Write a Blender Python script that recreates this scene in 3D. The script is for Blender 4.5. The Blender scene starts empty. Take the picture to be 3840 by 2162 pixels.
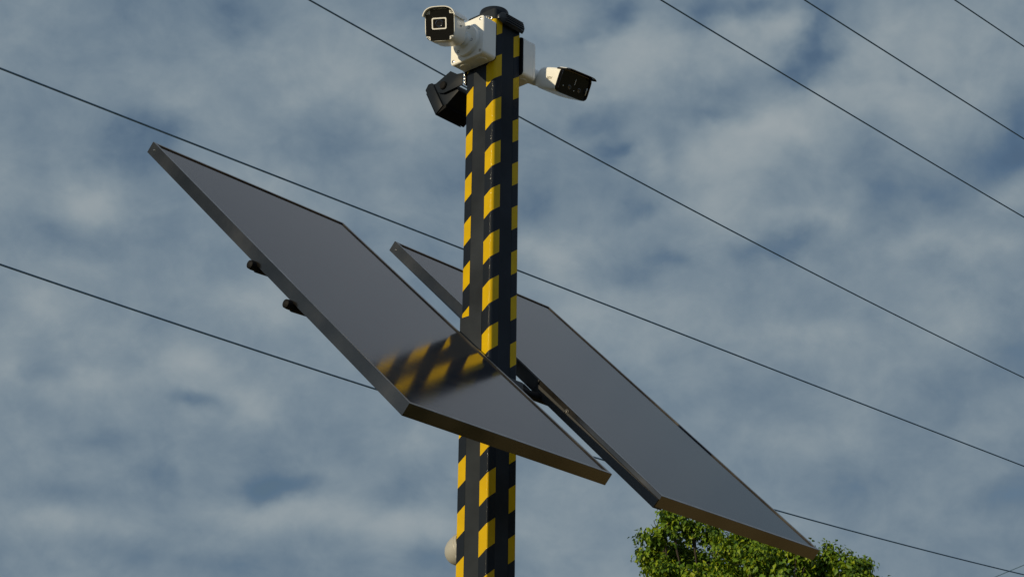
import bpy, bmesh, math, random
import numpy as np
from mathutils import Vector, Matrix
R = math.radians
random.seed(7); rng = np.random.default_rng(7)
scene = bpy.context.scene
COL = scene.collection

# ------------------------------------------------------------------ camera
EYE = 1.6                                   # eye height of the photographer
camd = bpy.data.cameras.new('camera'); cam = bpy.data.objects.new('camera', camd); COL.objects.link(cam)
camd.sensor_width = 36; camd.lens = 69.18; camd.clip_start = 0.05; camd.clip_end = 3000
cp, sp = math.cos(0.38277), math.sin(0.38277); cr, sr = math.cos(0.01123), math.sin(0.01123)
fw, up0, rt0 = Vector((0, cp, sp)), Vector((0, -sp, cp)), Vector((1, 0, 0))
rt, up = rt0*cr + up0*sr, up0*cr - rt0*sr
m = Matrix.Identity(4)
for i in range(3): m[i][0], m[i][1], m[i][2] = rt[i], up[i], -fw[i]
m[2][3] = EYE
cam.matrix_world = m
scene.camera = cam

# pole frame: x = towards the right hand face (e), y = away to the right (u), z up
PX, PY, YAW = -0.05535, 4.56135, 0.73682
POLE = Matrix.Translation((PX, PY, 0)) @ Matrix.Rotation(-YAW, 4, 'Z')
def fr(e, u, z): return POLE @ Matrix.Translation((e, u, z))      # z is height above the ground

# ------------------------------------------------------------------ light
SUN_EL = R(12.8)
tr = POLE.to_3x3() @ Vector((0.085, 1, 0)); tr.normalize()
tr = Vector((tr.x*math.cos(SUN_EL), tr.y*math.cos(SUN_EL), -math.sin(SUN_EL)))
sd = bpy.data.lights.new('sun', 'SUN'); sd.energy = 3.5; sd.angle = R(0.5); sd.color = (1.0, 0.83, 0.54)
so = bpy.data.objects.new('sun', sd); COL.objects.link(so); so.rotation_euler = tr.to_track_quat('-Z', 'Y').to_euler()
so.location = (-20, -20, 20)
vs = scene.view_settings; vs.view_transform = 'Standard'; vs.look = 'None'; vs.exposure = 0; vs.gamma = 1

W = bpy.data.worlds.new('World'); scene.world = W; W.use_nodes = True
nt = W.node_tree; nt.nodes.clear(); N = nt.nodes; L = nt.links
def nd(t, **k):
    n = N.new(t)
    for a, b in k.items(): setattr(n, a, b)
    return n
def mth(op, a, b=None, c=None):
    n = nd('ShaderNodeMath', operation=op)
    for i, v in enumerate((a, b, c)):
        if v is None: continue
        if isinstance(v, (int, float)): n.inputs[i].default_value = v
        else: L.new(v, n.inputs[i])
    return n.outputs[0]
def vmt(op, a, b=None, c=None, out=0):
    n = nd('ShaderNodeVectorMath', operation=op)
    for i, v in enumerate((a, b, c)):
        if v is None: continue
        if isinstance(v, (tuple, list)): n.inputs[i].default_value = v
        else: L.new(v, n.inputs[i])
    return n.outputs[out]
# clouds lie on a flat layer above: direction projected on that layer
tc = nd('ShaderNodeTexCoord'); sep = nd('ShaderNodeSeparateXYZ'); L.new(tc.outputs['Generated'], sep.inputs[0])
zz = mth('ADD', mth('MAXIMUM', sep.outputs[2], 0.0), 0.12)
cmb = nd('ShaderNodeCombineXYZ'); L.new(mth('DIVIDE', sep.outputs[0], zz), cmb.inputs[0]); L.new(mth('DIVIDE', sep.outputs[1], zz), cmb.inputs[1])
P0 = cmb.outputs[0]
def noise(vec, scale, det, rough, off=(0, 0, 0), dist=0.0):
    n = nd('ShaderNodeTexNoise'); n.inputs['Scale'].default_value = scale; n.inputs['Detail'].default_value = det
    n.inputs['Roughness'].default_value = rough; n.inputs['Distortion'].default_value = dist
    L.new(vmt('ADD', vec, off), n.inputs['Vector']); return n
DIR = vmt('MULTIPLY', tc.outputs['Generated'], (1.0, 1.0, 1.25))
wn = noise(DIR, 24, 4, 0.5, (3.1, 1.7, 0.4))
wv = vmt('MULTIPLY', vmt('SUBTRACT', wn.outputs['Color'], (0.5, 0.5, 0.5)), (0.07, 0.12, 0.0))
P1 = vmt('ADD', P0, wv)
# cloud banks and gaps of that evening: centre on the layer, 1/size, thicker (+) or thinner (-)
BANKS = [(-0.358,1.612,30.9,24.1,-0.6),(-0.236,1.522,48.4,31.7,-0.5),(-0.441,1.796,36.5,30.6,-0.6),(-0.319,1.572,35.4,50.5,-0.4),(-0.207,1.419,38.3,44.2,-0.25),(-0.158,1.596,34.9,29.4,-0.3),(-0.397,1.707,38.0,26.5,0.8),(-0.44,1.833,41.9,39.7,0.5),(-0.253,1.525,24.1,19.5,0.3),(-0.141,1.494,19.6,20.2,0.45),(-0.085,1.537,24.0,19.3,0.4),(-0.243,1.68,26.8,22.5,0.3),(-0.36,2.044,32.7,24.8,0.9),(-0.465,2.103,17.2,23.7,0.5),(-0.55,2.044,57.6,33.3,0.5),(-0.305,2.153,36.4,22.8,0.5),(-0.498,1.918,48.5,36.9,0.4),(-0.292,2.502,10.7,20.3,0.6),(-0.122,2.543,12.6,19.7,0.8),(-0.516,2.533,23.9,23.2,0.4),(-0.604,2.502,24.2,28.6,0.4),(-0.122,2.271,29.8,16.6,0.5),(-0.27,1.922,30.0,27.4,0.35),(-0.368,2.163,54.5,60.9,-0.8),(-0.294,2.414,28.3,38.0,-1.1),(-0.32,2.445,49.0,37.2,-0.8),(-0.498,2.262,26.3,33.8,-0.5),(-0.515,2.065,38.0,32.7,-0.5),(-0.438,2.367,50.6,26.0,-0.5),(-0.574,2.428,24.9,37.6,-0.4),(-0.429,2.669,12.1,25.6,-0.4),(-0.105,2.661,30.3,21.4,-0.4),(-0.133,2.433,49.1,24.9,-0.4),(-0.196,2.307,20.6,13.4,-0.2),(0.079,1.41,77.1,39.6,-0.9),(0.064,1.441,75.7,86.8,-0.5),(0.073,1.559,56.9,61.4,-0.7),(0.09,1.612,79.2,58.3,-0.9),(0.135,1.597,69.9,29.4,-0.5),(0.159,1.396,77.9,45.3,-0.6),(0.196,1.389,52.2,73.4,-0.7),(0.253,1.409,88.7,35.7,-0.9),(0.26,1.445,76.1,49.2,-0.9),(0.247,1.472,50.0,55.9,-0.6),(0.173,1.506,58.7,54.0,-0.5),(0.171,1.55,71.7,77.7,-0.5),(0.149,1.673,44.9,45.8,-0.4),(0.332,1.498,120.0,90.0,-0.3),(0.438,1.542,73.1,25.8,-0.6),(0.455,1.584,95.5,75.3,-0.8),(0.428,1.609,35.3,29.1,-0.5),(0.258,1.774,36.9,50.2,-0.8),(0.129,1.714,52.8,66.3,-0.6),(0.151,1.807,63.3,61.0,-0.6),(0.017,1.729,58.1,21.5,-0.4),(0.126,1.846,41.4,29.3,-0.5),(0.341,1.689,54.0,54.3,-0.4),(0.402,1.675,45.5,45.8,-0.5),(0.118,1.448,33.6,28.4,0.6),(0.09,1.484,24.7,27.3,0.5),(0.198,1.422,34.2,39.1,0.6),(0.23,1.415,61.8,59.3,0.5),(0.283,1.441,25.5,34.4,0.4),(0.355,1.426,20.7,29.1,0.35),(0.236,1.57,40.7,37.8,1.0),(0.213,1.621,23.1,23.8,0.6),(0.295,1.519,21.0,31.8,0.6),(0.359,1.528,36.7,31.5,0.5),(0.184,1.694,22.3,26.8,0.5),(0.036,1.783,42.5,30.9,0.8),(0.119,1.618,69.2,48.3,0.5),(0.055,1.56,47.4,51.1,0.4),(0.275,1.727,44.0,65.6,0.5),(0.46,1.754,26.4,31.8,0.5),(0.411,1.781,32.5,41.5,0.5),(0.461,1.656,69.1,34.8,0.5),(0.188,2.015,15.5,16.8,0.3),(0.326,1.979,23.7,26.2,0.4),(0.068,1.935,23.9,21.6,0.4),(0.369,2.25,26.6,28.4,0.35),(0.639,2.388,22.9,19.2,-0.5),(0.243,2.135,24.6,23.1,-0.25),(0.435,2.394,25.3,25.6,-0.3),(0.551,2.011,39.5,25.5,-0.4),(0.472,2.12,22.5,18.6,-0.2),(0.464,1.923,27.2,27.4,0.25)]
acc = 0.0
for cx, cy, ix, iy, a in BANKS:
    ix *= 0.8; iy *= 0.8
    v = vmt('MULTIPLY_ADD', P1, (ix, iy, 0), (-cx*ix, -cy*iy, 0))
    acc = mth('MULTIPLY_ADD', mth('POWER', 0.42, vmt('DOT_PRODUCT', v, v, out=1)), a, acc)
n1 = noise(DIR, 9.0, 4, 0.5, (0.3, 5.2, 1.3), 0.3); n2 = noise(DIR, 26.0, 6, 0.58, (7.3, 2.2, 4.1), 0.25)
n3 = noise(DIR, 70.0, 3, 0.5, (1.3, 8.2, 2.1), 0.2)
base = mth('ADD', mth('MULTIPLY', mth('SUBTRACT', n3.outputs['Fac'], 0.5), 0.55), mth('ADD', mth('MULTIPLY', mth('SUBTRACT', n1.outputs['Fac'], 0.5), 1.3), mth('MULTIPLY', mth('SUBTRACT', n2.outputs['Fac'], 0.5), 2.1)))
val = mth('ADD', mth('MULTIPLY_ADD', acc, 0.34, 0.505), mth('MULTIPLY', base, 0.25))
ramp = nd('ShaderNodeValToRGB'); L.new(val, ramp.inputs[0]); ramp.color_ramp.interpolation = 'B_SPLINE'
els = ramp.color_ramp.elements
els[0].position = 0.10; els[0].color = (0.088, 0.158, 0.258, 1)
els[1].position = 0.96; els[1].color = (0.345, 0.385, 0.405, 1)
for p, c in ((0.33, (0.126, 0.182, 0.243)), (0.50, (0.174, 0.234, 0.290)), (0.70, (0.258, 0.313, 0.348))):
    e = els.new(p); e.color = (*c, 1)
cov = nd('ShaderNodeMapRange'); cov.interpolation_type = 'SMOOTHSTEP'; L.new(val, cov.inputs[0])
cov.inputs[1].default_value = 0.02; cov.inputs[2].default_value = 0.42
sky = nd('ShaderNodeTexSky', sky_type='NISHITA'); sky.sun_disc = False; sky.sun_elevation = SUN_EL
sky.sun_rotation = math.atan2(-tr.x, -tr.y) % (2*math.pi); sky.air_density = 1.0; sky.dust_density = 0.6; sky.ozone_density = 1.5
bg1 = nd('ShaderNodeBackground'); bg1.inputs[1].default_value = 0.06; L.new(sky.outputs[0], bg1.inputs[0])
# grey cloud deck added above the frame to set the panel glass reflections
deck = nd('ShaderNodeMapRange'); deck.interpolation_type = 'SMOOTHSTEP'; L.new(sep.outputs[2], deck.inputs[0]); deck.inputs[1].default_value = 0.53; deck.inputs[2].default_value = 0.66
dmix = nd('ShaderNodeMix', data_type='RGBA'); L.new(mth('MULTIPLY', deck.outputs[0], 0.64), dmix.inputs[0]); L.new(ramp.outputs[0], dmix.inputs[6]); 
dk2 = nd('ShaderNodeMapRange'); dk2.interpolation_type = 'SMOOTHSTEP'; L.new(sep.outputs[2], dk2.inputs[0]); dk2.inputs[1].default_value = 0.58; dk2.inputs[2].default_value = 0.72
dcol = nd('ShaderNodeMix', data_type='RGBA'); L.new(dk2.outputs[0], dcol.inputs[0]); dcol.inputs[6].default_value = (0.345, 0.348, 0.375, 1); dcol.inputs[7].default_value = (0.240, 0.252, 0.280, 1); L.new(dcol.outputs[2], dmix.inputs[7])
cov2 = mth('MAXIMUM', cov.outputs[0], deck.outputs[0])
# sky out of view behind, made bluer and brighter to cool shaded faces
bhd = nd('ShaderNodeMapRange'); bhd.interpolation_type = 'SMOOTHSTEP'; L.new(sep.outputs[1], bhd.inputs[0]); bhd.inputs[1].default_value = 0.25; bhd.inputs[2].default_value = -0.45
bmix = nd('ShaderNodeMix', data_type='RGBA'); L.new(mth('MULTIPLY', bhd.outputs[0], 0.8), bmix.inputs[0]); L.new(dmix.outputs[2], bmix.inputs[6]); bmix.inputs[7].default_value = (0.225, 0.315, 0.440, 1)
# unseen far left: bright low band, dull blue above, added for panel side reflections
lft = nd('ShaderNodeMapRange'); lft.interpolation_type = 'SMOOTHSTEP'; L.new(sep.outputs[0], lft.inputs[0]); lft.inputs[1].default_value = -0.45; lft.inputs[2].default_value = -0.80
lev = nd('ShaderNodeMapRange'); lev.interpolation_type = 'SMOOTHSTEP'; L.new(sep.outputs[2], lev.inputs[0]); lev.inputs[1].default_value = 0.28; lev.inputs[2].default_value = 0.50
lev.inputs[3].default_value = 1.60; lev.inputs[4].default_value = 0.22
gain = mth('MULTIPLY_ADD', lft.outputs[0], mth('SUBTRACT', lev.outputs[0], 1.0), 1.0)
bg2 = nd('ShaderNodeBackground'); L.new(gain, bg2.inputs[1]); L.new(bmix.outputs[2], bg2.inputs[0])
mx = nd('ShaderNodeMixShader'); L.new(cov2, mx.inputs[0]); L.new(bg1.outputs[0], mx.inputs[1]); L.new(bg2.outputs[0], mx.inputs[2])
wo = nd('ShaderNodeOutputWorld'); L.new(mx.outputs[0], wo.inputs[0])

# ------------------------------------------------------------------ materials
def mat(name, col, rough=0.5, metal=0.0, var=0.0, vscale=20.0, bump=0.0, bscale=200.0, coat=0.0, coat_r=0.1, rvar=0.0, spec=0.5, stretch=None, ior=1.5):
    m = bpy.data.materials.new(name); m.use_nodes = True; t = m.node_tree; b = t.nodes['Principled BSDF']
    b.inputs['Base Color'].default_value = (*col, 1); b.inputs['Roughness'].default_value = rough; b.inputs['Metallic'].default_value = metal
    b.inputs['Coat Weight'].default_value = coat; b.inputs['Coat Roughness'].default_value = coat_r
    b.inputs['Specular IOR Level'].default_value = spec; b.inputs['IOR'].default_value = ior
    tcn = t.nodes.new('ShaderNodeTexCoord'); vec = tcn.outputs['Object']
    if stretch:
        mp = t.nodes.new('ShaderNodeMapping'); mp.inputs['Scale'].default_value = stretch; t.links.new(vec, mp.inputs[0]); vec = mp.outputs[0]
    if var or rvar:
        n = t.nodes.new('ShaderNodeTexNoise'); n.inputs['Scale'].default_value = vscale; n.inputs['Detail'].default_value = 6; t.links.new(vec, n.inputs['Vector'])
        if var:
            r = t.nodes.new('ShaderNodeValToRGB'); r.color_ramp.elements[0].position = 0.3; r.color_ramp.elements[1].position = 0.7
            r.color_ramp.elements[0].color = (*[c*(1-var) for c in col], 1); r.color_ramp.elements[1].color = (*[min(1, c*(1+var)) for c in col], 1)
            t.links.new(n.outputs['Fac'], r.inputs[0]); t.links.new(r.outputs[0], b.inputs['Base Color'])
        if rvar:
            q = t.nodes.new('ShaderNodeMapRange'); q.inputs[1].default_value = 0.3; q.inputs[2].default_value = 0.7
            q.inputs[3].default_value = rough-rvar; q.inputs[4].default_value = rough+rvar
            t.links.new(n.outputs['Fac'], q.inputs[0]); t.links.new(q.outputs[0], b.inputs['Roughness'])
    if bump:
        n2 = t.nodes.new('ShaderNodeTexNoise'); n2.inputs['Scale'].default_value = bscale; n2.inputs['Detail'].default_value = 3; t.links.new(vec, n2.inputs['Vector'])
        bp = t.nodes.new('ShaderNodeBump'); bp.inputs['Strength'].default_value = bump; bp.inputs['Distance'].default_value = 0.002
        t.links.new(n2.outputs['Fac'], bp.inputs['Height']); t.links.new(bp.outputs[0], b.inputs['Normal'])
    return m
M = {}
M['pole'] = mat('black_powder_coat', (0.026, 0.031, 0.039), 0.45, var=0.25, vscale=9, rvar=0.08, bump=0.12, bscale=700, spec=0.03)
M['white'] = mat('white_enamel', (0.80, 0.80, 0.77), 0.38, var=0.03, vscale=14, rvar=0.05)
M['white_knock'] = mat('white_plastic', (0.72, 0.71, 0.67), 0.5, var=0.04)
M['blackgloss'] = mat('black_glass', (0.004, 0.004, 0.005), 0.06)
M['lens'] = mat('lens_glass', (0.006, 0.006, 0.01), 0.03, coat=1.0)
M['blackplastic'] = mat('black_plastic', (0.011, 0.015, 0.022), 0.42, var=0.2, bump=0.08, bscale=400, spec=0.12)
M['rubber'] = mat('black_rubber', (0.008, 0.008, 0.009), 0.6, spec=0.1)
M['steel'] = mat('zinc_steel', (0.55, 0.55, 0.53), 0.28, metal=1.0, rvar=0.08)
M['darksteel'] = mat('dark_screw', (0.10, 0.10, 0.10), 0.35, metal=0.8)
M['frame'] = mat('dark_anodised_aluminium', (0.108, 0.102, 0.094), 0.26, metal=1.0, var=0.25, vscale=5, rvar=0.08, stretch=(1, 1, 1))
M['lip'] = mat('lip_sky_sheen', (0.30, 0.31, 0.32), 0.38, metal=1.0, var=0.2, vscale=30)
M['rail'] = mat('black_rail', (0.014, 0.015, 0.017), 0.5, var=0.3)
M['seal'] = mat('off_white_housing', (0.37, 0.37, 0.35), 0.45, var=0.05)
M['wire'] = mat('haze_tinted_cable', (0.10, 0.17, 0.25), 0.6, var=0.2, spec=0.2)  # dark cable with blue haze and camera tint put into its colour
M['logo'] = mat('grey_print', (0.30, 0.27, 0.20), 0.5)
M['bark'] = mat('bark', (0.036, 0.028, 0.020), 0.85, var=0.4, vscale=8, bump=0.6, bscale=18)

def tape_material():
    m = bpy.data.materials.new('hazard_tape'); m.use_nodes = True; t = m.node_tree; b = t.nodes['Principled BSDF']; l = t.links
    uv = t.nodes.new('ShaderNodeUVMap'); uv.uv_map = 'UVMap'
    s = t.nodes.new('ShaderNodeSeparateXYZ'); l.new(uv.outputs[0], s.inputs[0])
    def mt(op, a, b_=None):
        n = t.nodes.new('ShaderNodeMath'); n.operation = op
        for i, v in enumerate((a, b_)):
            if v is None: continue
            if isinstance(v, (int, float)): n.inputs[i].default_value = v
            else: l.new(v, n.inputs[i])
        return n.outputs[0]
    f = mt('FRACT', s.outputs[1])                      # v is counted in stripe periods, slant already in it
    yel = mt('LESS_THAN', f, 0.5)
    ob = t.nodes.new('ShaderNodeTexCoord').outputs['Object']
    n = t.nodes.new('ShaderNodeTexNoise'); n.inputs['Scale'].default_value = 25; n.inputs['Detail'].default_value = 6; l.new(ob, n.inputs['Vector'])
    ry = t.nodes.new('ShaderNodeValToRGB'); ry.color_ramp.elements[0].position = 0.3; ry.color_ramp.elements[1].position = 0.7
    ry.color_ramp.elements[0].color = (0.50, 0.325, 0.001, 1); ry.color_ramp.elements[1].color = (0.57, 0.375, 0.001, 1); l.new(n.outputs['Fac'], ry.inputs[0])
    mixc = t.nodes.new('ShaderNodeMix'); mixc.data_type = 'RGBA'; l.new(yel, mixc.inputs[0])
    mixc.inputs[6].default_value = (0.008, 0.012, 0.020, 1); l.new(ry.outputs[0], mixc.inputs[7]); l.new(mixc.outputs[2], b.inputs['Base Color'])
    b.inputs['Roughness'].default_value = 0.5; b.inputs['Specular IOR Level'].default_value = 0.08; b.inputs['Coat Weight'].default_value = 0.12; b.inputs['Coat Roughness'].default_value = 0.09
    # embossed prismatic lattice of reflective tape
    vo = t.nodes.new('ShaderNodeTexVoronoi'); vo.inputs['Scale'].default_value = 420; l.new(ob, vo.inputs['Vector'])
    bp = t.nodes.new('ShaderNodeBump'); bp.inputs['Strength'].default_value = 0.5; bp.inputs['Distance'].default_value = 0.0012
    l.new(vo.outputs['Distance'], bp.inputs['Height']); l.new(bp.outputs[0], b.inputs['Coat Normal'])
    return m
M['tape'] = tape_material()

def glass_material():
    m = bpy.data.materials.new('panel_glass'); m.use_nodes = True; t = m.node_tree; b = t.nodes['Principled BSDF']; l = t.links
    ob = t.nodes.new('ShaderNodeTexCoord').outputs['Object']
    br = t.nodes.new('ShaderNodeTexBrick'); br.offset = 0.0; br.inputs['Scale'].default_value = 1.0; br.inputs['Mortar Size'].default_value = 0.0022
    br.inputs['Brick Width'].default_value = 0.157; br.inputs['Row Height'].default_value = 0.157
    br.inputs['Color1'].default_value = (0.010, 0.012, 0.018, 1); br.inputs['Color2'].default_value = (0.011, 0.013, 0.020, 1); br.inputs['Mortar'].default_value = (0.016, 0.017, 0.019, 1)
    l.new(ob, br.inputs['Vector']); l.new(br.outputs[0], b.inputs['Base Color'])
    b.inputs['IOR'].default_value = 1.5
    mp = t.nodes.new('ShaderNodeMapping'); mp.inputs['Scale'].default_value = (1.0, 6.0, 1.0); l.new(ob, mp.inputs[0])
    n = t.nodes.new('ShaderNodeTexNoise'); n.inputs['Scale'].default_value = 6; n.inputs['Detail'].default_value = 8; l.new(mp.outputs[0], n.inputs['Vector'])
    q = t.nodes.new('ShaderNodeMapRange'); q.inputs[3].default_value = 0.07; q.inputs[4].default_value = 0.15; l.new(n.outputs['Fac'], q.inputs[0]); l.new(q.outputs[0], b.inputs['Roughness'])
    mp2 = t.nodes.new('ShaderNodeMapping'); mp2.inputs['Scale'].default_value = (60.0, 500.0, 1.0); l.new(ob, mp2.inputs[0])
    n2 = t.nodes.new('ShaderNodeTexNoise'); n2.inputs['Scale'].default_value = 1.0; n2.inputs['Detail'].default_value = 4; l.new(mp2.outputs[0], n2.inputs['Vector'])
    bp = t.nodes.new('ShaderNodeBump'); bp.inputs['Strength'].default_value = 0.05; bp.inputs['Distance'].default_value = 0.0006
    l.new(n2.outputs['Fac'], bp.inputs['Height']); l.new(bp.outputs[0], b.inputs['Normal'])
    return m
M['glass'] = glass_material()

def leaf_material():
    m = bpy.data.materials.new('leaf'); m.use_nodes = True; t = m.node_tree; l = t.links; t.nodes.clear()
    g = t.nodes.new('ShaderNodeNewGeometry'); r = t.nodes.new('ShaderNodeValToRGB'); l.new(g.outputs['Random Per Island'], r.inputs[0])
    e = r.color_ramp.elements; e[0].position = 0; e[0].color = (0.040, 0.090, 0.010, 1); e[1].position = 1; e[1].color = (0.225, 0.275, 0.008, 1)
    for p, c in ((0.35, (0.090, 0.170, 0.010)), (0.8, (0.160, 0.240, 0.010))):
        x = e.new(p); x.color = (*c, 1)
    p = t.nodes.new('ShaderNodeBsdfPrincipled'); p.inputs['Roughness'].default_value = 0.5; p.inputs['Specular IOR Level'].default_value = 0.25; l.new(r.outputs[0], p.inputs['Base Color'])
    tl = t.nodes.new('ShaderNodeBsdfTranslucent'); mixc = t.nodes.new('ShaderNodeMix'); mixc.data_type = 'RGBA'; mixc.blend_type = 'MULTIPLY'; mixc.inputs[0].default_value = 1
    l.new(r.outputs[0], mixc.inputs[6]); mixc.inputs[7].default_value = (1.6, 1.5, 0.5, 1); l.new(mixc.outputs[2], tl.inputs[0])
    ms = t.nodes.new('ShaderNodeMixShader'); ms.inputs[0].default_value = 0.12; l.new(p.outputs[0], ms.inputs[1]); l.new(tl.outputs[0], ms.inputs[2])
    o = t.nodes.new('ShaderNodeOutputMaterial'); l.new(ms.outputs[0], o.inputs[0]); return m
M['leaf'] = leaf_material()

def ground_material():
    m = bpy.data.materials.new('dry_ground'); m.use_nodes = True; t = m.node_tree; b = t.nodes['Principled BSDF']; l = t.links
    ob = t.nodes.new('ShaderNodeTexCoord').outputs['Object']
    n = t.nodes.new('ShaderNodeTexNoise'); n.inputs['Scale'].default_value = 0.35; n.inputs['Detail'].default_value = 10; n.inputs['Roughness'].default_value = 0.65; l.new(ob, n.inputs['Vector'])
    r = t.nodes.new('ShaderNodeValToRGB'); e = r.color_ramp.elements; e[0].position = 0.3; e[0].color = (0.085, 0.085, 0.03, 1); e[1].position = 0.7; e[1].color = (0.19, 0.165, 0.07, 1)
    l.new(n.outputs['Fac'], r.inputs[0]); l.new(r.outputs[0], b.inputs['Base Color']); b.inputs['Roughness'].default_value = 0.9
    n2 = t.nodes.new('ShaderNodeTexNoise'); n2.inputs['Scale'].default_value = 30; n2.inputs['Detail'].default_value = 6; l.new(ob, n2.inputs['Vector'])
    bp = t.nodes.new('ShaderNodeBump'); bp.inputs['Strength'].default_value = 0.6; bp.inputs['Distance'].default_value = 0.03; l.new(n2.outputs['Fac'], bp.inputs['Height']); l.new(bp.outputs[0], b.inputs['Normal'])
    return m
M['ground'] = ground_material()

# ------------------------------------------------------------------ mesh helpers
class MB:
    """Collects shapes; self.M maps local shape coordinates to the thing's own frame."""
    def __init__(s, M=None): s.bm = bmesh.new(); s.M = M or Matrix.Identity(4)
    def _xf(s, verts, M=None):
        T = s.M @ (M or Matrix.Identity(4))
        for v in verts: v.co = T @ v.co
    def box(s, lo, hi, bev=0.0, seg=2, M=None):
        r = bmesh.ops.create_cube(s.bm, size=1.0)['verts']
        for v in r: v.co = Vector([(lo[i]+hi[i])/2 + v.co[i]*(hi[i]-lo[i]) for i in range(3)])
        if bev:
            es = list({e for v in r for e in v.link_edges})
            q = bmesh.ops.bevel(s.bm, geom=es, offset=bev, segments=seg, affect='EDGES', profile=0.5)
            r = list({v for f in q['faces'] for v in f.verts} | {v for v in r if v.is_valid})
        s._xf(r, M); return s
    def loft(s, rings, cap0=True, cap1=True, M=None, closed=True):
        rv = [[s.bm.verts.new(p) for p in ring] for ring in rings]
        n = len(rv[0])
        for a, b in zip(rv, rv[1:]):
            for i in range(n if closed else n-1):
                j = (i+1) % n; s.bm.faces.new((a[i], a[j], b[j], b[i]))
        if cap0: s.bm.faces.new(rv[0][::-1])
        if cap1: s.bm.faces.new(rv[-1])
        s._xf([v for r in rv for v in r], M); return s
    def prism(s, poly, axis, a, b, M=None, bev=0.0):
        """poly in the two other axes (cyclic order), extruded along axis from a to b"""
        def pt(p, h):
            q = [0, 0, 0]; q[axis] = h; q[(axis+1) % 3], q[(axis+2) % 3] = p; return q
        return s.loft([[pt(p, a) for p in poly], [pt(p, b) for p in poly]], M=M)
    def lathe(s, prof, n=32, M=None, cap0=True, cap1=True):
        """prof: (radius, z) pairs, turned round local z"""
        rings = [[(r*math.cos(2*math.pi*i/n), r*math.sin(2*math.pi*i/n), z) for i in range(n)] for r, z in prof]
        return s.loft(rings, cap0, cap1, M)
    def tube(s, pts, rad, n=10, cap=True, M=None):
        pts = [Vector(p) for p in pts]; rads = rad if isinstance(rad, (list, tuple)) else [rad]*len(pts)
        rings = []; ref = Vector((0.13, 0.31, 0.94))
        for i, p in enumerate(pts):
            d = (pts[min(i+1, len(pts)-1)] - pts[max(i-1, 0)]).normalized()
            x = d.cross(ref).normalized(); y = d.cross(x)
            rings.append([p + (x*math.cos(2*math.pi*k/n) + y*math.sin(2*math.pi*k/n))*rads[i] for k in range(n)])
        return s.loft(rings, cap, cap, M)
    def build(s, name, m, parent=None, angle=35, smooth=True):
        bmesh.ops.recalc_face_normals(s.bm, faces=s.bm.faces)
        me = bpy.data.meshes.new(name); s.bm.to_mesh(me); s.bm.free(); me.materials.append(m)
        if smooth:
            for p in me.polygons: p.use_smooth = True
            me.set_sharp_from_angle(angle=R(angle))
        o = bpy.data.objects.new(name, me); COL.objects.link(o)
        if parent: o.parent = parent
        return o
def thing(name, label, cat, matrix, group=None):
    o = bpy.data.objects.new(name, None); COL.objects.link(o); o.matrix_world = matrix; o.empty_display_size = 0.1
    tag(o, label, cat, group); return o
def tag(o, label, cat, group=None):
    o['label'] = label; o['category'] = cat
    if group: o['group'] = group
    return o
def axis_to(d, at=(0, 0, 0)):
    """matrix that takes local z to direction d at a point"""
    q = Vector(d).normalized().to_track_quat('Z', 'Y'); return Matrix.Translation(at) @ q.to_matrix().to_4x4()
def rrect(w, h, r, n=6):
    out = []
    for cx, cy, a0 in ((w/2-r, h/2-r, 0), (-w/2+r, h/2-r, 90), (-w/2+r, -h/2+r, 180), (w/2-r, -h/2+r, 270)):
        for i in range(n+1):
            a = R(a0 + 90*i/n); out.append((cx + r*math.cos(a), cy + r*math.sin(a)))
    return out
def superell(w, h, p=4.0, n=48):
    out = []
    for i in range(n):
        a = 2*math.pi*i/n; c, s_ = math.cos(a), math.sin(a)
        out.append((w/2*math.copysign(abs(c)**(2/p), c), h/2*math.copysign(abs(s_)**(2/p), s_)))
    return out

# ------------------------------------------------------------------ ground
g = MB(); k = 40; S = 900.0
vv = [[g.bm.verts.new(((i/k-0.5)*2*S, (j/k-0.5)*2*S, 0)) for j in range(k+1)] for i in range(k+1)]
for i in range(k):
    for j in range(k): g.bm.faces.new((vv[i][j], vv[i+1][j], vv[i+1][j+1], vv[i][j+1]))
go = g.build('ground', M['ground']); go['kind'] = 'structure'; go['label'] = 'rough ground with short dry grass'
M['reflector'] = mat('pale_reflector', (0.68, 0.46, 0.17), 0.9, var=0.25, vscale=0.8, bump=0.5, bscale=12)  # for an unseen pale strip, added so panel frame ends reflect warm ground
pb = MB(POLE); n = 60; la, lb = [], []
for i in range(n+1):
    e = -40 + 80*i/n; wob = 0.25*math.sin(e*0.9) + 0.15*math.sin(e*2.3+1)
    la.append((e, 2.95 + wob, 0.004)); lb.append((e, 6.4 + 0.3*math.sin(e*0.7+2), 0.004))
va = [pb.bm.verts.new(POLE @ Vector(p)) for p in la]; vb = [pb.bm.verts.new(POLE @ Vector(p)) for p in lb]
for i in range(n): pb.bm.faces.new((va[i], va[i+1], vb[i+1], vb[i]))
po = pb.build('reflector_strip', M['reflector']); po['kind'] = 'structure'; po['label'] = 'unseen pale sandy strip added for warm reflections in the panel frames'

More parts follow.
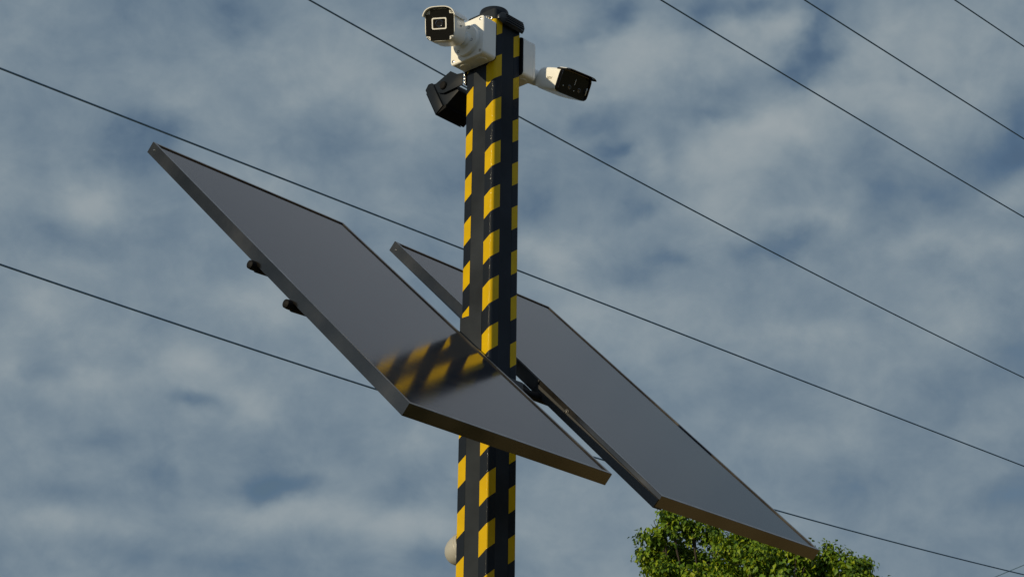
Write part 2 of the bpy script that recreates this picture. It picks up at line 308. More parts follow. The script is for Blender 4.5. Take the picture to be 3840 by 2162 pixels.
# ------------------------------------------------------------------ pole
ZT = EYE + 2.597
HW, CR = 0.05, 0.008
pole = thing('surveillance_pole', 'tall square black steel pole with yellow and black hazard tape on its corners', 'pole', fr(0, 0, 0))
b = MB(); ring = rrect(2*HW, 2*HW, CR, 6); ring_low = rrect(2*HW, 2*HW, 0.0035, 6)   # upper length has rounder corners
b.loft([[(x, y, z) for x, y in (ring_low if z < EYE+1.5 else ring)] for z in (0.012, 1.0, 2.0, EYE+1.48, EYE+1.52, ZT)]); b.build('mast', M['pole'], pole)
def tape(corner, phase_z, period, slope, z0, z1, CR=CR):
    """strip folded round one corner; s runs from its left edge to its right edge as seen from outside"""
    cx, cy = corner; off = 0.0005; Lh = 0.0275; flat = Lh - CR*math.pi/4 - 0.0017
    a_mid = math.atan2(cy, cx); c = Vector(((HW-CR)*cx, (HW-CR)*cy)); pts = []
    r = CR + off
    ss = []
    for i in range(-5, 6):
        a = a_mid + R(45)*i/5; d = Vector((math.cos(a), math.sin(a)))
        pts.append(c + d*r); ss.append(CR*R(45)*i/5)
    a0 = a_mid - R(45); a1 = a_mid + R(45)
    t0 = Vector((math.sin(a0), -math.cos(a0))); t1 = Vector((-math.sin(a1), math.cos(a1)))
    pts = [pts[0] + t0*flat] + pts + [pts[-1] + t1*flat]; ss = [ss[0]-flat] + ss + [ss[-1]+flat]
    bm = bmesh.new(); uvl = bm.loops.layers.uv.new('UVMap'); zs = list(np.arange(z0, z1, 0.12)) + [z1]
    rows = []
    for z in zs: rows.append([bm.verts.new((p.x, p.y, z)) for p in pts])
    info = {}
    for rw, z in zip(rows, zs):
        for v, s_ in zip(rw, ss): info[v] = (s_, (z - EYE - phase_z - slope*s_)/period)
    for ra, rb in zip(rows, rows[1:]):
        for i in range(len(pts)-1):
            f = bm.faces.new((ra[i], ra[i+1], rb[i+1], rb[i]))
            for lp in f.loops: lp[uvl].uv = info[lp.vert]
            f.smooth = True
    me = bpy.data.meshes.new('hazard_tape'); bm.to_mesh(me); bm.free(); me.materials.append(M['tape'])
    o = bpy.data.objects.new('hazard_tape', me); COL.objects.link(o); o.parent = pole
# local x = e, y = u. near corner (e+, u-), left corner (e-, u-), right corner (e+, u+), far corner
tape((1, -1), 2.2671, 0.1237, 0.705, EYE+1.53, EYE+2.566)
tape((1, -1), 2.2671, 0.1237, 0.705, 0.25, EYE+1.47, 0.0035)
tape((-1, -1), 2.3105, 0.1222, 0.74, EYE+1.7535, EYE+2.45)
tape((-1, -1), 1.2696-0.0605-0.0178, 0.1240, 0.70, 0.25, EYE+1.47, 0.0035)
tape((1, 1), 2.2507, 0.1226, 0.68, EYE+1.53, EYE+2.566)
tape((1, 1), 2.2507, 0.1226, 0.68, 0.25, EYE+1.47, 0.0035)
tape((-1, 1), 2.25, 0.124, 0.70, EYE+1.53, EYE+2.5)
tape((-1, 1), 2.25, 0.124, 0.70, 0.25, EYE+1.47, 0.0035)
# dull patch plate over the left face, above the panel
b = MB(); b.box((-0.0512, -0.0520, EYE+1.54), (0.0215, -0.0503, EYE+1.753), 0.0006); b.build('cover_plate', M['pole'], pole)
# round puck on the top and its steel glands
b = MB(); b.lathe([(0.0385, ZT-0.002), (0.0385, ZT+0.021), (0.037, ZT+0.0245), (0.033, ZT+0.026)], 48); b.build('pole_cap', M['blackplastic'], pole)
for e, z in ((0.0265, 2.5745), (0.0375, 2.5690)):
    b = MB(); T = axis_to((0, -1, 0), (e, -0.0502, EYE+z))
    b.lathe([(0.0055, 0), (0.0055, 0.004), (0.0035, 0.0045), (0.0035, 0.010), (0.0025, 0.011)], 6, T); b.build('bolt', M['steel'], pole, smooth=False)
b = MB(); b.box((-0.12, -0.12, 0.0), (0.12, 0.12, 0.012), 0.002); b.build('base_plate', M['pole'], pole)
for sx in (-1, 1):
    for sy in (-1, 1):
        b = MB(); b.lathe([(0.012, 0.012), (0.012, 0.022), (0.007, 0.022), (0.007, 0.034)], 6, Matrix.Translation((sx*0.095, sy*0.095, 0))); b.build('anchor_bolt', M['steel'], pole, smooth=False)

# ------------------------------------------------------------------ ribbed lamp at the pole top, right face
lamp = thing('strip_lamp', 'small black ribbed lamp housing at the very top of the pole, on its right face', 'lamp', fr(HW, 0, EYE+2.56))
b = MB()
prof = [(0.001, 0.003), (0.008, -0.004), (0.014, 0.001), (0.017, 0.010), (0.014, 0.022), (0.007, 0.032), (0.001, 0.034)]
b.loft([[(0.001+(x-0.001)*k_, y, 0.010+(z-0.010)*k_) for x, z in prof] for y, k_ in ((-0.040, 0.45), (-0.030, 0.85), (-0.024, 1.0), (0.045, 1.0), (0.048, 0.93))])
b.build('housing', M['blackplastic'], lamp, angle=25)
for i in range(5):
    z = 0.001 + i*0.0056; x = 0.0128 + 0.0032*math.sin(math.pi*(i+0.7)/5)
    b = MB(); b.box((x-0.006, -0.022, z), (x+0.0026, 0.0435, z+0.0024), 0.0007); b.build('rib', M['blackgloss'], lamp)
b = MB(); b.box((0.0005, -0.0445, 0.006), (0.008, -0.0365, 0.017), 0.001); b.build('clip', M['darksteel'], lamp)

# ------------------------------------------------------------------ junction boxes
def junction_box(side, label):
    """side -1: on the left visible face; +1: on the face turned away. local y points away from the pole"""
    base = fr(0, side*HW, EYE+2.4965) @ (Matrix.Rotation(math.pi, 4, 'Z') if side < 0 else Matrix.Identity(4))
    t = thing('junction_box', label, 'junction box', base, 'white junction boxes on the pole')
    w, h, d = 0.0575, 0.056, 0.052
    b = MB(); ringb = rrect(2*w, 2*h, 0.010, 6); ring2 = rrect(2*w-0.003, 2*h-0.003, 0.009, 6)
    b.loft([[(x, 0.004, z) for x, z in ringb], [(x, d-0.011, z) for x, z in ringb]]); b.build('box_body', M['white'], t)
    b = MB(); ring0 = rrect(2*w-0.002, 2*h-0.002, 0.009, 6)
    b.loft([[(x, 0.0003, z) for x, z in ring0], [(x, 0.0042, z) for x, z in ring0]]); b.build('gasket', M['rubber'], t)
    b = MB(); ring1 = rrect(2*w+0.0006, 2*h+0.0006, 0.010, 6)
    b.loft([[(x, d-0.0106, z) for x, z in ring1], [(x, d-0.0025, z) for x, z in ring1], [(x, d, z) for x, z in ring2]]); lid = b.build('lid', M['white'], t)
    for sx in (-1, 1):
        for sz in (-1, 1):
            b = MB(); T = axis_to((0, 1, 0), (sx*0.0475, d, sz*0.046))
            b.lathe([(0.0046, -0.001), (0.0046, 0.0005), (0.0034, 0.0012), (0.0012, 0.0012), (0.0010, 0.0004)], 18, T); b.build('screw', M['steel'], lid)
    for x in (-0.028, 0.028):
        b = MB(); T = axis_to((0, 0, -1), (x, 0.026, -h))
        b.lathe([(0.0155, -0.001), (0.0155, 0.0022), (0.0145, 0.003), (0.004, 0.0033)], 28, T); b.build('knockout', M['white_knock'], t)
    return t
junction_box(-1, 'white square junction box on the sunlit left face of the pole, carrying the hooded camera')
junction_box(1, 'white junction box seen edge-on behind the right side of the pole, carrying the right camera')

# ------------------------------------------------------------------ cameras
def basis(back, at, roll=0.0):
    Y = Vector(back).normalized(); X = Y.cross(Vector((0, 0, 1))).normalized(); Z = X.cross(Y)
    m = Matrix.Identity(4)
    for i in range(3): m[i][0], m[i][1], m[i][2], m[i][3] = X[i], Y[i], Z[i], at[i]
    return m @ Matrix.Rotation(roll, 4, 'Y')
# --- left bullet camera (frame of the thing: pole axes, origin on the lid)
LID1 = Vector((0, -0.1022, EYE+2.4965))
c1 = thing('security_camera', 'white bullet security camera with hooded black face looking down at us, left of the pole', 'security camera', fr(*LID1), 'security cameras')
bk = Vector((-0.43, 0.836, 0.342)).normalized()
F1 = Vector((0.0413, -0.245, EYE+2.4652)) - LID1
A = basis(bk, F1, R(3.5))
b = MB(A)
rings = []
for y, w_, h_ in ((0.0, 0.0775, 0.0815), (0.003, 0.0795, 0.0835), (0.05, 0.0795, 0.0835), (0.053, 0.078, 0.082), (0.095, 0.078, 0.082), (0.100, 0.072, 0.076), (0.128, 0.066, 0.070), (0.134, 0.056, 0.060)):
    rings.append([(x, y, z) for x, z in superell(w_, h_, 3.6)])
b.loft(rings); b.build('camera_body', M['white'], c1, angle=28)
# black window with notched corners
def notched(w, h, n_, rr=0.0035):
    o = []
    for sx, sz in ((1, 1), (-1, 1), (-1, -1), (1, -1)):
        pts = [(w/2, h/2-n_), (w/2-n_*0.85, h/2-n_), (w/2-n_, h/2-n_*0.85), (w/2-n_, h/2)]
        pts = [(sx*p, sz*q) for p, q in pts]
        if sx*sz < 0: pts = pts[::-1]
        o += pts
    return o
b = MB(A); rg = notched(0.0735, 0.0795, 0.0115)
def bulge(p, s_=1.0):   # gently barrel-shaped edges
    x, z = p; return (x*(1+0.06*(1-(abs(z)/0.0365)**2))*s_*0.97, z*(1+0.05*(1-(abs(x)/0.034)**2))*s_*0.97)
b.loft([[(bulge(p)[0], 0.001, bulge(p)[1]) for p in rg], [(bulge(p)[0], -0.0012, bulge(p)[1]) for p in rg]]); b.build('face_window', M['blackgloss'], c1, smooth=False)
b = MB(A); o_ = rrect(0.0385, 0.0295, 0.004, 4); i_ = rrect(0.0325, 0.0235, 0.003, 4); n = len(o_)
b.loft([[(x, -0.001, z) for x, z in o_], [(x, -0.0028, z) for x, z in o_], [(x, -0.0028, z) for x, z in i_], [(x, -0.001, z) for x, z in i_]], cap0=False, cap1=False, M=Matrix.Translation((-0.001, 0, 0.003))); b.build('lens_frame', M['white'], c1)
b = MB(A); T = Matrix.Translation((-0.001, -0.0012, 0.003)) @ Matrix.Rotation(R(90), 4, 'X')
b.lathe([(0.0105, -0.001), (0.0105, 0.0005), (0.0085, 0.0012), (0.007, 0.0006), (0.003, 0.0011)], 28, T); b.build('lens', M['lens'], c1)
for sx in (-1, 1):
    for sz in (-1, 1):
        b = MB(A); T = Matrix.Translation((sx*0.0310, -0.0002, sz*0.0325)) @ Matrix.Rotation(R(90), 4, 'X')
        b.lathe([(0.0027, -0.001), (0.0027, 0.0012), (0.0018, 0.0018), (0.0012, 0.0010)], 14, T); b.build('screw', M['steel'], c1)
# sun hood: a bent sheet round the top, longer than the body at the front
def hood(a0, a1, y0s, y1, gap, th, W_, H_, p):
    outer, inner = [], []
    n = 26
    for side, lst in ((gap+th, outer), (gap, inner)):
        for i in range(n+1):
            a = R(a0 + (a1-a0)*i/n); c, s_ = math.cos(a), math.sin(a)
            w_, h_ = W_+2*side, H_+2*side
            lst.append((w_/2*math.copysign(abs(c)**(2/p), c), h_/2*math.copysign(abs(s_)**(2/p), s_)))
    return outer + inner[::-1]
b = MB(A); hp = hood(18, 162, 0, 0, 0.0022, 0.0020, 0.0795, 0.0835, 3.2)
def hoodring(y, cut):   # sides are cut shorter towards the back
    return [(x, y, max(z, cut)) for x, z in hp]
b.loft([hoodring(-0.012, 0.0185), hoodring(-0.0105, 0.017), hoodring(0.06, 0.0165), hoodring(0.118, 0.026)]); b.build('sun_hood', M['white'], c1, angle=40)
# arm: base disc on the lid, ball and neck
b = MB(); T = axis_to((0, -1, 0), (0.003, 0, -0.006))
b.lathe([(0.0420, 0.0), (0.0420, 0.0095), (0.0408, 0.0112), (0.0220, 0.0118), (0.0205, 0.0175), (0.0175, 0.0200)], 48, T); b.build('mount_base', M['white'], c1)
rear = F1 + bk*0.122
b = MB(); p0 = Vector((0.003, -0.014, -0.006)); b.tube([p0, p0.lerp(rear, 0.35) + Vector((0, -0.003, -0.004)), p0.lerp(rear, 0.6) + Vector((0, -0.001, -0.003)), rear], [0.0165, 0.0160, 0.0185, 0.024], 28); b.build('mount_neck', M['white'], c1)
for e, z, y in ((0.030, -0.013, -0.0116), (-0.016, -0.032, -0.0116), (0.020, 0.026, -0.0116)):
    b = MB(); T = axis_to((0, -1, 0), (e-0.003, y+0.0005, z)); b.lathe([(0.0042, -0.003), (0.0042, 0.0006), (0.0030, 0.0009), (0.0026, -0.001)], 16, T); b.build('screw', M['darksteel'], c1)
b = MB(A); b.lathe([(0.0026, -0.001), (0.0026, 0.0014)], 12, Matrix.Translation((0.0396, 0.058, 0.004)) @ Matrix.Rotation(R(90), 4, 'Y')); b.build('set_screw', M['darksteel'], c1)

# --- right camera, wide body with black front
LID2 = Vector((0, 0.1022, EYE+2.4965))
c2 = thing('security_camera', 'wide white security camera with big glossy black front, jutting out right of the pole', 'security camera', fr(*LID2), 'security cameras')
tau = R(27); bk2 = Vector((-0.99*math.cos(tau), 0.143*math.cos(tau), math.sin(tau)))
F2 = Vector((0.1335, 0.165, EYE+2.427)) - LID2
A2 = basis(bk2, F2)
b = MB(A2); rings = []
for y, w_, h_, dz in ((0.004, 0.1020, 0.0640, 0), (0.010, 0.1025, 0.0645, 0), (0.045, 0.1020, 0.0640, 0), (0.085, 0.098, 0.060, 0.0), (0.098, 0.092, 0.056, 0.0), (0.112, 0.078, 0.048, 0.0), (0.122, 0.050, 0.034, 0.0)):
    rings.append([(x, y, z+dz) for x, z in superell(w_, h_, 7.0, 64)])
b.loft(rings); b.build('camera_body', M['white'], c2, angle=24)
b = MB(A2); rings = []
for y, w_, h_ in ((0.0045, 0.1030, 0.0650), (-0.006, 0.1030, 0.0650), (-0.009, 0.1005, 0.0625), (-0.0088, 0.096, 0.058), (-0.004, 0.094, 0.056)):
    rings.append([(x, y, z) for x, z in superell(w_, h_, 6.5, 64)])
b.loft(rings); b.build('front_shroud', M['blackgloss'], c2, angle=30)
b = MB(A2); hp2 = hood(30, 150, 0, 0, 0.0006, 0.0018, 0.1035, 0.0655, 6.5)
b.loft([[(x, -0.019 - 0.006*max(0, x/0.05), max(z, 0.024)) for x, z in hp2], [(x, 0.02, max(z, 0.024)) for x, z in hp2]]); b.build('sun_hood', M['blackgloss'], c2, angle=40)
b = MB(A2); b.loft([[(x*1.002, y, max(z, 0.030)+0.0010) for x, z in hp2] for y in (-0.0175, 0.012)]); b.build('hood_trim', M['white'], c2, angle=40)
for x, z, r_ in ((-0.013, -0.010, 0.0060), (0.020, -0.009, 0.0060)):
    b = MB(A2); T = Matrix.Translation((x, -0.0042, z)) @ Matrix.Rotation(R(90), 4, 'X')
    b.lathe([(r_, -0.001), (r_, 0.0006), (r_*0.8, 0.0010), (r_*0.66, 0.0004), (r_*0.2, 0.0008)], 26, T); b.build('lens', M['lens'], c2)
for x, z in ((-0.034, -0.012), (0.004, -0.015)):
    b = MB(A2); b.lathe([(0.0016, -0.001), (0.0016, 0.0012), (0.0008, 0.0016)], 12, Matrix.Translation((x, -0.0042, z)) @ Matrix.Rotation(R(90), 4, 'X')); b.build('status_light', M['steel'], c2)
b = MB(A2); b.box((0.0008, -0.0055, 0.000), (0.0018, -0.0038, 0.016)); b.build('led_bar', M['white_knock'], c2)
b = MB(A2); b.box((0.0395, -0.0098, -0.016), (0.0425, -0.0045, 0.004), 0.001); b.build('side_light', M['steel'], c2)
b = MB(); T = axis_to((0, 1, 0), (0, 0, -0.006)); b.lathe([(0.040, 0), (0.040, 0.007), (0.034, 0.013), (0.024, 0.019)], 40, T); b.build('mount_base', M['white'], c2)
rear2 = F2 + bk2*0.112
b = MB(); b.tube([(0, 0.012, -0.006), Vector((0, 0.03, -0.008)).lerp(rear2, 0.4), rear2], [0.022, 0.021, 0.021], 24); b.build('mount_neck', M['white'], c2)
# small printed maker's mark on the sunlit side
cu = bpy.data.curves.new('logo', 'FONT'); cu.body = 'unv'; cu.size = 0.016; cu.align_x = 'CENTER'; cu.extrude = 0.0002
to = bpy.data.objects.new('logo_tmp', cu); COL.objects.link(to); dg = bpy.context.evaluated_depsgraph_get()
me = bpy.data.meshes.new_from_object(to.evaluated_get(dg)); bpy.data.objects.remove(to); me.name = 'logo'
# reading direction runs towards the camera front, on the side face (local -x)
TL = A2 @ Matrix.Translation((-0.0514, 0.040, -0.004)) @ Matrix(((0, 0, -1, 0), (-1, 0, 0, 0), (0, 1, 0, 0), (0, 0, 0, 1)))
me.transform(TL); me.materials.clear(); me.materials.append(M['logo'])
lo = bpy.data.objects.new('logo', me); COL.objects.link(lo); lo.parent = c2

# ------------------------------------------------------------------ floodlight behind the left side
FL = Vector((-HW, 0.0, EYE+2.425))
fl = thing('floodlight', 'black floodlight on a bracket left of the pole, below the sunlit white junction box', 'floodlight', fr(*FL))
def fz(e, z): return (e-FL.x, EYE+z-FL.z)
def prism_y(poly, y0, y1, bev=0): 
    b = MB(); b.loft([[(x, y0, z) for x, z in poly], [(x, y1, z) for x, z in poly]])
    if bev: bmesh.ops.bevel(b.bm, geom=list(b.bm.edges), offset=bev, segments=2, affect='EDGES', profile=0.5)
    return b
slab = [fz(-0.1999, 2.4400), fz(-0.1580, 2.3560), fz(-0.1340, 2.3735), fz(-0.1755, 2.4540), fz(-0.1890, 2.4545)]
prism_y(slab, -0.050, 0.058, 0.002).build('lamp_head', M['blackplastic'], fl, angle=25)
gl = [fz(-0.2003, 2.4330), fz(-0.1625, 2.3575), fz(-0.1640, 2.3572), fz(-0.2020, 2.4330)]
prism_y(gl, -0.044, 0.052).build('front_glass', M['blackgloss'], fl, smooth=False)
fin = [fz(-0.1745, 2.4525), fz(-0.1345, 2.3745), fz(-0.1236, 2.3755), fz(-0.082, 2.4014), fz(-0.095, 2.425), fz(-0.150, 2.4500)]
prism_y(fin, -0.044, 0.052, 0.0015).build('heat_sink', M['blackplastic'], fl, angle=25)
under = [fz(-0.1575, 2.3565), fz(-0.1340, 2.3730), fz(-0.1236, 2.3752), fz(-0.125, 2.366)]
prism_y(under, -0.046, 0.054).build('lower_lip', M['rubber'], fl, smooth=False)
arm = [fz(-0.1609, 2.4441), fz(-0.1055, 2.4640), fz(-0.0810, 2.4460), fz(-0.0600, 2.4435), fz(-0.0625, 2.4090), fz(-0.1299, 2.4070), fz(-0.1500, 2.4150)]
for y in (-0.0505, 0.0535):
    prism_y(arm, y-0.0016, y+0.0016, 0.0006).build('bracket_arm', M['blackplastic'], fl, angle=25)
    b = MB(); e, z = fz(-0.1290, 2.4290); b.lathe([(0.0115, 0), (0.0115, 0.005), (0.0095, 0.0075), (0.004, 0.008)], 20, axis_to((0, -1 if y < 0 else 1, 0), (e, y, z))); b.build('pivot_knob', M['rubber'], fl)
b = MB(); b.box((-0.0045, -0.052, -0.020), (-0.0004, 0.055, 0.022), 0.0008); b.build('back_plate', M['darksteel'], fl)
for i in range(4):
    b = MB(); b.lathe([(0.0032, 0), (0.0032, 0.003), (0.002, 0.0035)], 8, axis_to((0, -1, 0), (-0.004, -0.0515, -0.013+i*0.0105))); b.build('clamp_tooth', M['steel'], fl)

# ------------------------------------------------------------------ off-white housing near the bottom
SH = Vector((-HW, 0.0, EYE+1.1795))
sh = thing('sensor_housing', 'off-white rounded housing peeking out behind the left edge of the pole near the bottom', 'sensor', fr(*SH))
b = MB(); T = axis_to((-0.94, 0, -0.30), (-0.012, 0, 0.008))
b.lathe([(0.0370, 0.0), (0.0378, 0.012), (0.0370, 0.023), (0.0340, 0.036), (0.0285, 0.047), (0.0215, 0.0545), (0.0125, 0.0595), (0.0040, 0.061)], 48, T); b.build('dome', M['seal'], sh, angle=60)
b = MB(); b.lathe([(0.0378, 0.008), (0.0385, 0.0095), (0.0385, 0.0125), (0.0378, 0.014)], 48, T); b.build('seam_ring', M['seal'], sh)
b = MB(); b.box((-0.022, -0.030, -0.026), (-0.0004, 0.030, 0.026), 0.003); b.build('foot', M['seal'], sh)

# ------------------------------------------------------------------ solar panels
K = 0.9185; PL, PW, PT = 1.37973*K, 0.70213*K, 0.03293*K
def panel(A_, yaw, tilt, label):
    A_ = Vector(A_)*K
    X = Vector((math.sin(yaw), math.cos(yaw), 0)); hp_ = Vector((-math.cos(yaw), math.sin(yaw), 0))
    Y = hp_*math.cos(tilt) + Vector((0, 0, 1))*math.sin(tilt); Z = X.cross(Y)
    C = A_ + X*PW/2 - Y*PL/2 + Vector((0, 0, EYE)); m = Matrix.Identity(4)
    for i in range(3): m[i][0], m[i][1], m[i][2], m[i][3] = X[i], Y[i], Z[i], C[i]
    t = thing('solar_panel', label, 'solar panel', m, 'solar panels on the pole')
    w, l = PW/2, PL/2; lip = 0.0085; gz = -0.0028
    prof = [(0, 0), (0.0006, 0.0), (lip, 0.0), (lip, -0.0060), (0.0022, -0.0062), (0.0022, -PT+0.0018), (0.020, -PT+0.0018), (0.020, -PT), (0, -PT)]
    prof[0] = (0, -0.0006)
    corners = [(1, 1), (-1, 1), (-1, -1), (1, -1)]
    b = MB(); rings = []
    for sx, sy in corners: rings.append([(sx*(w-o), sy*(l-o), z) for o, z in prof])
    n = len(prof); rv = [[b.bm.verts.new(p) for p in rg] for rg in rings]
    for c in range(4):
        r0, r1 = rv[c], rv[(c+1) % 4]
        for i in range(n): j = (i+1) % n; b.bm.faces.new((r0[i], r0[j], r1[j], r1[i]))
    fo = b.build('panel_frame', M['frame'], t, smooth=False); fo.data.materials.append(M['lip'])
    for p in fo.data.polygons:
        if p.normal.z > 0.9 and p.center.z > -0.001: p.material_index = 1      # lip round the glass, colour lightened for its sky sheen
    b = MB(); b.box((-w+lip-0.002, -l+lip-0.002, gz-0.0028), (w-lip+0.002, l-lip+0.002, gz)); b.build('panel_glass', M['glass'], t, smooth=False)
    b = MB(); b.box((-w+0.0028, -l+0.0028, gz-0.0033), (w-0.0028, l-0.0028, gz-0.0029)); b.build('back_sheet', M['white_knock'], t, smooth=False)
    b = MB(); b.box((-0.05, l-0.16, -0.026), (0.05, l-0.09, gz-0.0036), 0.003); b.build('terminal_box', M['rubber'], t)
    return t, w, l
p1, w, l = panel((-0.96418, 4.74177, 2.32053), 0.73141, 0.76122, 'front solar panel, left of and below the other, with the pole mirrored in its glass')
p2, _, _ = panel((-0.35112, 5.40086, 2.32283), 0.73546, 0.77585, 'rear solar panel to the right of the pole, reaching down over the tree')
def side_bolt(t, y, z):
    b = MB(); b.lathe([(0.0085, 0), (0.0085, 0.0012), (0.0058, 0.0014), (0.0058, 0.0052), (0.0030, 0.0056), (0.0030, 0.0095), (0.002, 0.0100)], 6, axis_to((-1, 0, 0), (-w, y, z))); b.build('side_bolt', M['darksteel'], t, smooth=False)
    b = MB(); b.lathe([(0.0100, 0), (0.0100, 0.0008)], 20, axis_to((-1, 0, 0), (-w, y, z))); b.build('washer', M['rubber'], t)
side_bolt(p2, 0.185, -PT*0.62); side_bolt(p2, -0.245, -PT*0.45)
b = MB(); b.lathe([(0.0022, 0), (0.0016, 0.0012)], 10, axis_to((-1, 0, 0), (-w, l-0.022, -PT*0.45))); b.build('rivet', M['steel'], p1)
b = MB(); b.lathe([(0.0022, 0), (0.0016, 0.0012)], 10, axis_to((-1, 0, 0), (-w, l-0.022, -PT*0.55))); b.build('rivet', M['steel'], p2)

# ------------------------------------------------------------------ mounting bracket: two cross tubes clamped to the pole, rails under the panels
BR = Vector((0, 0, EYE+1.60))
br = thing('panel_bracket', 'black tube bracket joining the pole to both solar panels, seen in the gap between them', 'bracket', fr(*BR))
def under_z(e, extra):      # height of the underside plane of the panels at e, relative to the bracket
    return (1.2464 + (0.4383-e)*0.9812) - 1.60 - (PT+extra)/math.cos(0.768)
for e in (-0.066, 0.064):
    z = under_z(e, 0.006)
    b = MB(); b.tube([(e, -0.724, z), (e, -0.721, z), (e, -0.714, z), (e, 0.745, z), (e, 0.752, z)], [0.005, 0.0100, 0.0110, 0.0110, 0.005], 20); b.build('cross_tube', M['rubber'], br)
    b = MB(); b.tube([(e, -0.700, z-0.002), (e, -0.640, z+0.003)], [0.0115, 0.0135], 14); b.build('tube_clamp', M['rubber'], br)
    sgn = 1 if e > 0 else -1
    b = MB(); b.box((e-0.016, -0.040, z-0.017), (e+0.016, 0.040, z+0.017), 0.003); b.build('saddle_clamp', M['rail'], br)
# black angle on the inner side of the rear panel, a dark plate standing in for the pole's shadow, a gusset
S2 = p2.matrix_world; BI = fr(*BR).inverted()
def in_br(x, y, z): return BI @ (S2 @ Vector((x, y, z)))
b = MB(BI @ S2)
b.box((-w-0.0035, -l+0.0005, -PT-0.0012), (-w-0.0004, -0.115, -PT*0.38)); b.box((-w-0.0035, -l+0.0005, -PT-0.0040), (-w+0.028, -0.115, -PT-0.0014)); b.build('angle_rail', M['rail'], br, smooth=False)
b = MB(BI @ S2); b.box((-w-0.0045, -0.115, -PT-0.0040), (-w-0.0006, 0.085, -0.0012), 0.0008); b.build('side_shadow_plate', M['rail'], br, smooth=False)
b = MB(BI @ S2); b.box((-w-0.0160, -0.105, -PT-0.016), (-w-0.0006, -0.075, -PT-0.0050), 0.003); b.build('gusset', M['rail'], br)
S1 = p1.matrix_world
b = MB(BI @ S1); b.box((w-0.03, -0.30, -PT-0.006), (w-0.002, 0.30, -PT-0.001)); b.build('angle_rail', M['rail'], br, smooth=False)

# ------------------------------------------------------------------ overhead wires: parallel to the road, heading 43.4 degrees
hd = R(43.4); wd = Vector((math.sin(hd), math.cos(hd), 0)); wn_ = Vector((-math.cos(hd), math.sin(hd), 0))
def wire(bdist, c2_, c1_, c0_, rad, label):
    pts = []
    for i in range(81):
        s_ = -6 + 44*i/80; ss = max(s_, 2); ss = min(ss, 30)
        z = c2_*ss*ss + c1_*ss + c0_ + (2*c2_*ss + c1_)*(s_-ss)
        pts.append(wd*s_ + wn_*bdist + Vector((0, 0, z+EYE)))
    b = MB(); b.tube(pts, rad, 8); o = b.build('overhead_wire', M['wire']); tag(o, label, 'wire', 'overhead wires')
wire(10.5, 0.00018, 0.01785, 6.11625, 0.0072, 'overhead wire passing just above the top corner of the front solar panel')
wire(9.5, 0.00296, -0.04013, 4.53693, 0.0064, 'lowest overhead wire, running behind both solar panels and over the tree')
wire(10.2, 0.00275, -0.0985, 8.30544, 0.0068, 'overhead wire passing behind the floodlight and the upper part of the pole')
wire(10.2, 0.0010, -0.0330, 9.792, 0.0076, 'first overhead wire wholly to the right of the pole and right camera')
wire(9.4, 0.0010, -0.0220, 9.862, 0.0074, 'overhead wire near the top right corner, second from the corner')
wire(8.6, 0.0006, 0.005, 9.852, 0.0070, 'short stretch of overhead wire nearest the top right corner')
b = MB(); b.tube([Vector((7.29, 30, 7.235+EYE)).lerp(Vector((8.02, 30, 7.54+EYE)), i/4*9-3) for i in range(5)], 0.0075, 8); o = b.build('overhead_wire', M['wire']); tag(o, 'thin pale wire slanting up to the right in the bottom right corner', 'wire', 'overhead wires')

# ------------------------------------------------------------------ tree
TY = 28.0; cx = 3.7
tree = thing('broadleaf_tree', 'leafy green tree in evening sun beneath the rear solar panel', 'tree', Matrix.Translation((cx, TY, 0)))
PXM = 0.00571
def lob(px_, py_, r, dy=0.0, sq=0.9):   # crown lobe: centre (x, y, z) and radius in metres
    x = 2.44 + (px_-1700)*PXM*0.985; z = 7.782 + EYE - (py_-1285)*PXM*1.05
    return (x-cx, dy, z, r*PXM, sq)
LOBES = [lob(*q) for q in (
    (1656, 1345, 50, 0.0), (1634, 1396, 38, 0.1), (1688, 1302, 42, 0.1), (1738, 1318, 40, 0.2), (1668, 1442, 46, -0.1), (1798, 1330, 50, 0.3), (1836, 1384, 55, -0.2),
    (1798, 1442, 54, -0.3), (1722, 1452, 42, 0.0), (1700, 1362, 34, 0.5), (1668, 1392, 40, 0.5), (1772, 1392, 34, 0.4), (1690, 1420, 36, 0.3), (1890, 1368, 60, 0.1), (1892, 1430, 60, -0.5), (1950, 1398, 60, 0.0), (2010, 1412, 58, -0.3), (2060, 1432, 54, 0.1),
    (2094, 1398, 36, 0.0), (2150, 1424, 40, -0.1), (2192, 1450, 38, 0.1), (2122, 1466, 55, -0.4), (2226, 1474, 32, 0.0), (2180, 1405, 24, 0.1), (1930, 1345, 50, 0.7), (1850, 1420, 70, 0.9), (2000, 1440, 80, 0.9),
    (1672, 1500, 66, 0.1), (1760, 1530, 100, -0.5), (1950, 1540, 130, -0.6), (2130, 1550, 100, 0.2), (1640, 1600, 100, 0.5), (1900, 1620, 160, 0.9), (2080, 1640, 140, -0.5), (1780, 1700, 160, -0.2), (2250, 1590, 80, -0.1), (1980, 1740, 170, 0.2),
    (1740, 1365, 30, 0.9), (1650, 1370, 44, 0.9), (1720, 1400, 40, 1.0), (1690, 1800, 170, 0.4), (1900, 1850, 190, -0.6), (2110, 1800, 170, 0.3), (1990, 1930, 180, 0.7), (1800, 1940, 160, -0.2), (2230, 1710, 110, 0.0), (1600, 1710, 110, -0.2), (2140, 1960, 130, -0.3), (1680, 1950, 110, 0.3))]
lv, lf = [], []
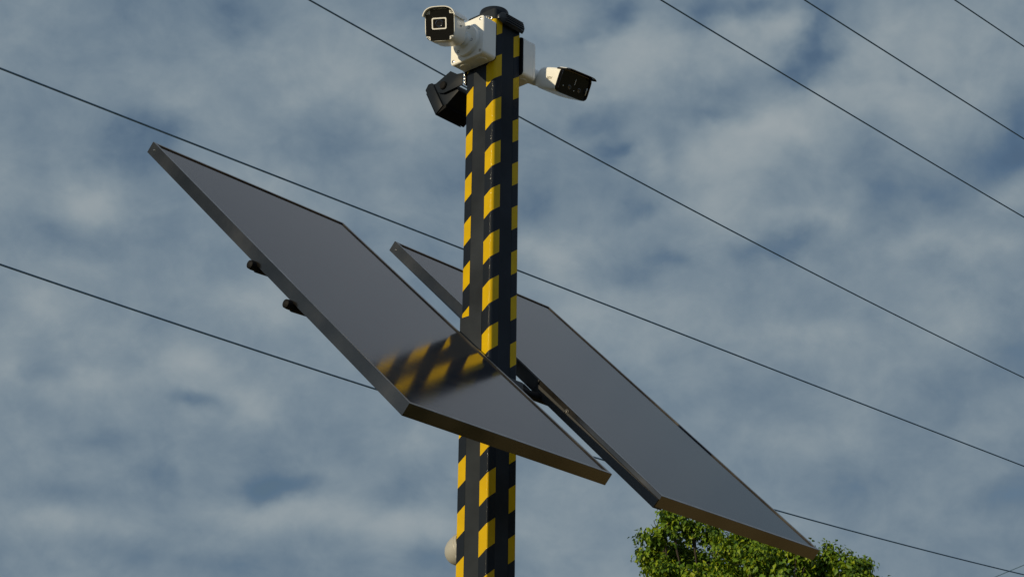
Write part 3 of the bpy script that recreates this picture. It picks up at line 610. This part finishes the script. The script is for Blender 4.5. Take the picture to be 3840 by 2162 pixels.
def leaf(c, d, up_, ln, wd_):
    d = d/np.linalg.norm(d); s_ = np.cross(d, up_); s_ = s_/(np.linalg.norm(s_)+1e-9); nrm = np.cross(s_, d); i = len(lv)
    lv.extend([c, c + d*ln*0.40 + s_*wd_*0.5 + nrm*wd_*0.18, c + d*ln + nrm*-0.12*ln, c + d*ln*0.40 - s_*wd_*0.5 + nrm*wd_*0.18, c + d*ln*0.5])
    lf.extend([(i, i+1, i+4), (i+1, i+2, i+4), (i+2, i+3, i+4), (i+3, i, i+4)])
for (x, y, z, r, sq) in LOBES:
    fine = z > 7.95
    # sprays of leaves on the lobe, with hollows between them
    nsp = max(7, int((r/0.13)**2*(1.45 if fine else 0.5)))
    for _ in range(nsp):
        d = rng.normal(size=3); d /= np.linalg.norm(d)
        sr = rng.uniform(0.080, 0.140)*(1.0 if fine else 1.6)
        c = np.array([x, y, z]) + d*(r*rng.uniform(0.62, 1.0) - sr*0.4)*np.array([1, 1, sq])
        ax = d*0.7 + np.array([0, 0, 0.15]) + rng.normal(size=3)*0.35; ax /= np.linalg.norm(ax)
        for q in range(int(rng.integers(44, 68))):
            t_ = rng.uniform(-1.0, 1.25); off = rng.normal(size=3)*0.5
            p = c + ax*t_*sr + off*sr*(1.05-0.45*abs(t_))
            ld = off*0.5 + ax*0.35 + np.array([0, 0, -0.8]) + rng.normal(size=3)*0.3
            ln = rng.uniform(0.048, 0.084)*(1.0 if fine else 1.35)
            leaf(p, ld, d*0.9 + off*0.5 + rng.normal(size=3)*0.35 + np.array([0, 0, 0.35]), ln, ln*rng.uniform(0.55, 0.80))
    # shaded leaves inside
    for _ in range(int((r/0.1)**2*(24 if fine else 6))):
        d = rng.normal(size=3); p = np.array([x, y, z]) + d*r*0.28
        ln = rng.uniform(0.07, 0.12); leaf(p, rng.normal(size=3) + np.array([0, 0, -0.6]), rng.normal(size=3), ln, ln*0.7)
me = bpy.data.meshes.new('crown'); me.from_pydata([tuple(v) for v in lv], [], lf); me.materials.append(M['leaf']); me.update()
o = bpy.data.objects.new('crown', me); COL.objects.link(o); o.parent = tree
fork = Vector((0.0, 0, 4.6))
b = MB(); b.tube([(0.15, 0, -0.1), (0.12, 0, 0.4), (0.05, 0.02, 1.6), (-0.03, 0, 3.2), fork], [0.34, 0.25, 0.20, 0.18, 0.16], 14); b.build('trunk', M['bark'], tree)
for (x, y, z, r, sq) in LOBES:
    e_ = Vector((x, y, z)); root = Vector((0, 0, min(fork.z-0.1, 2.9 + 0.35*(z-4.5) + random.uniform(-.2, .2)))); mid = root.lerp(e_, 0.55) + Vector((random.uniform(-.3, .3), random.uniform(-.3, .3), -0.1))
    b = MB(); b.tube([root, root.lerp(mid, 0.5), mid, mid.lerp(e_, 0.6), e_ + Vector((0, 0, r*0.35))], [0.07, 0.045, 0.024, 0.013, 0.005], 8)
    for _ in range(3):
        d = Vector((random.gauss(0, 1), random.gauss(0, 1), random.gauss(0.3, 0.8))).normalized()
        b.tube([mid.lerp(e_, 0.75), e_ + d*r*0.4, e_ + d*r*0.85], [0.012, 0.008, 0.003], 6)
    b.build('branch', M['bark'], tree)
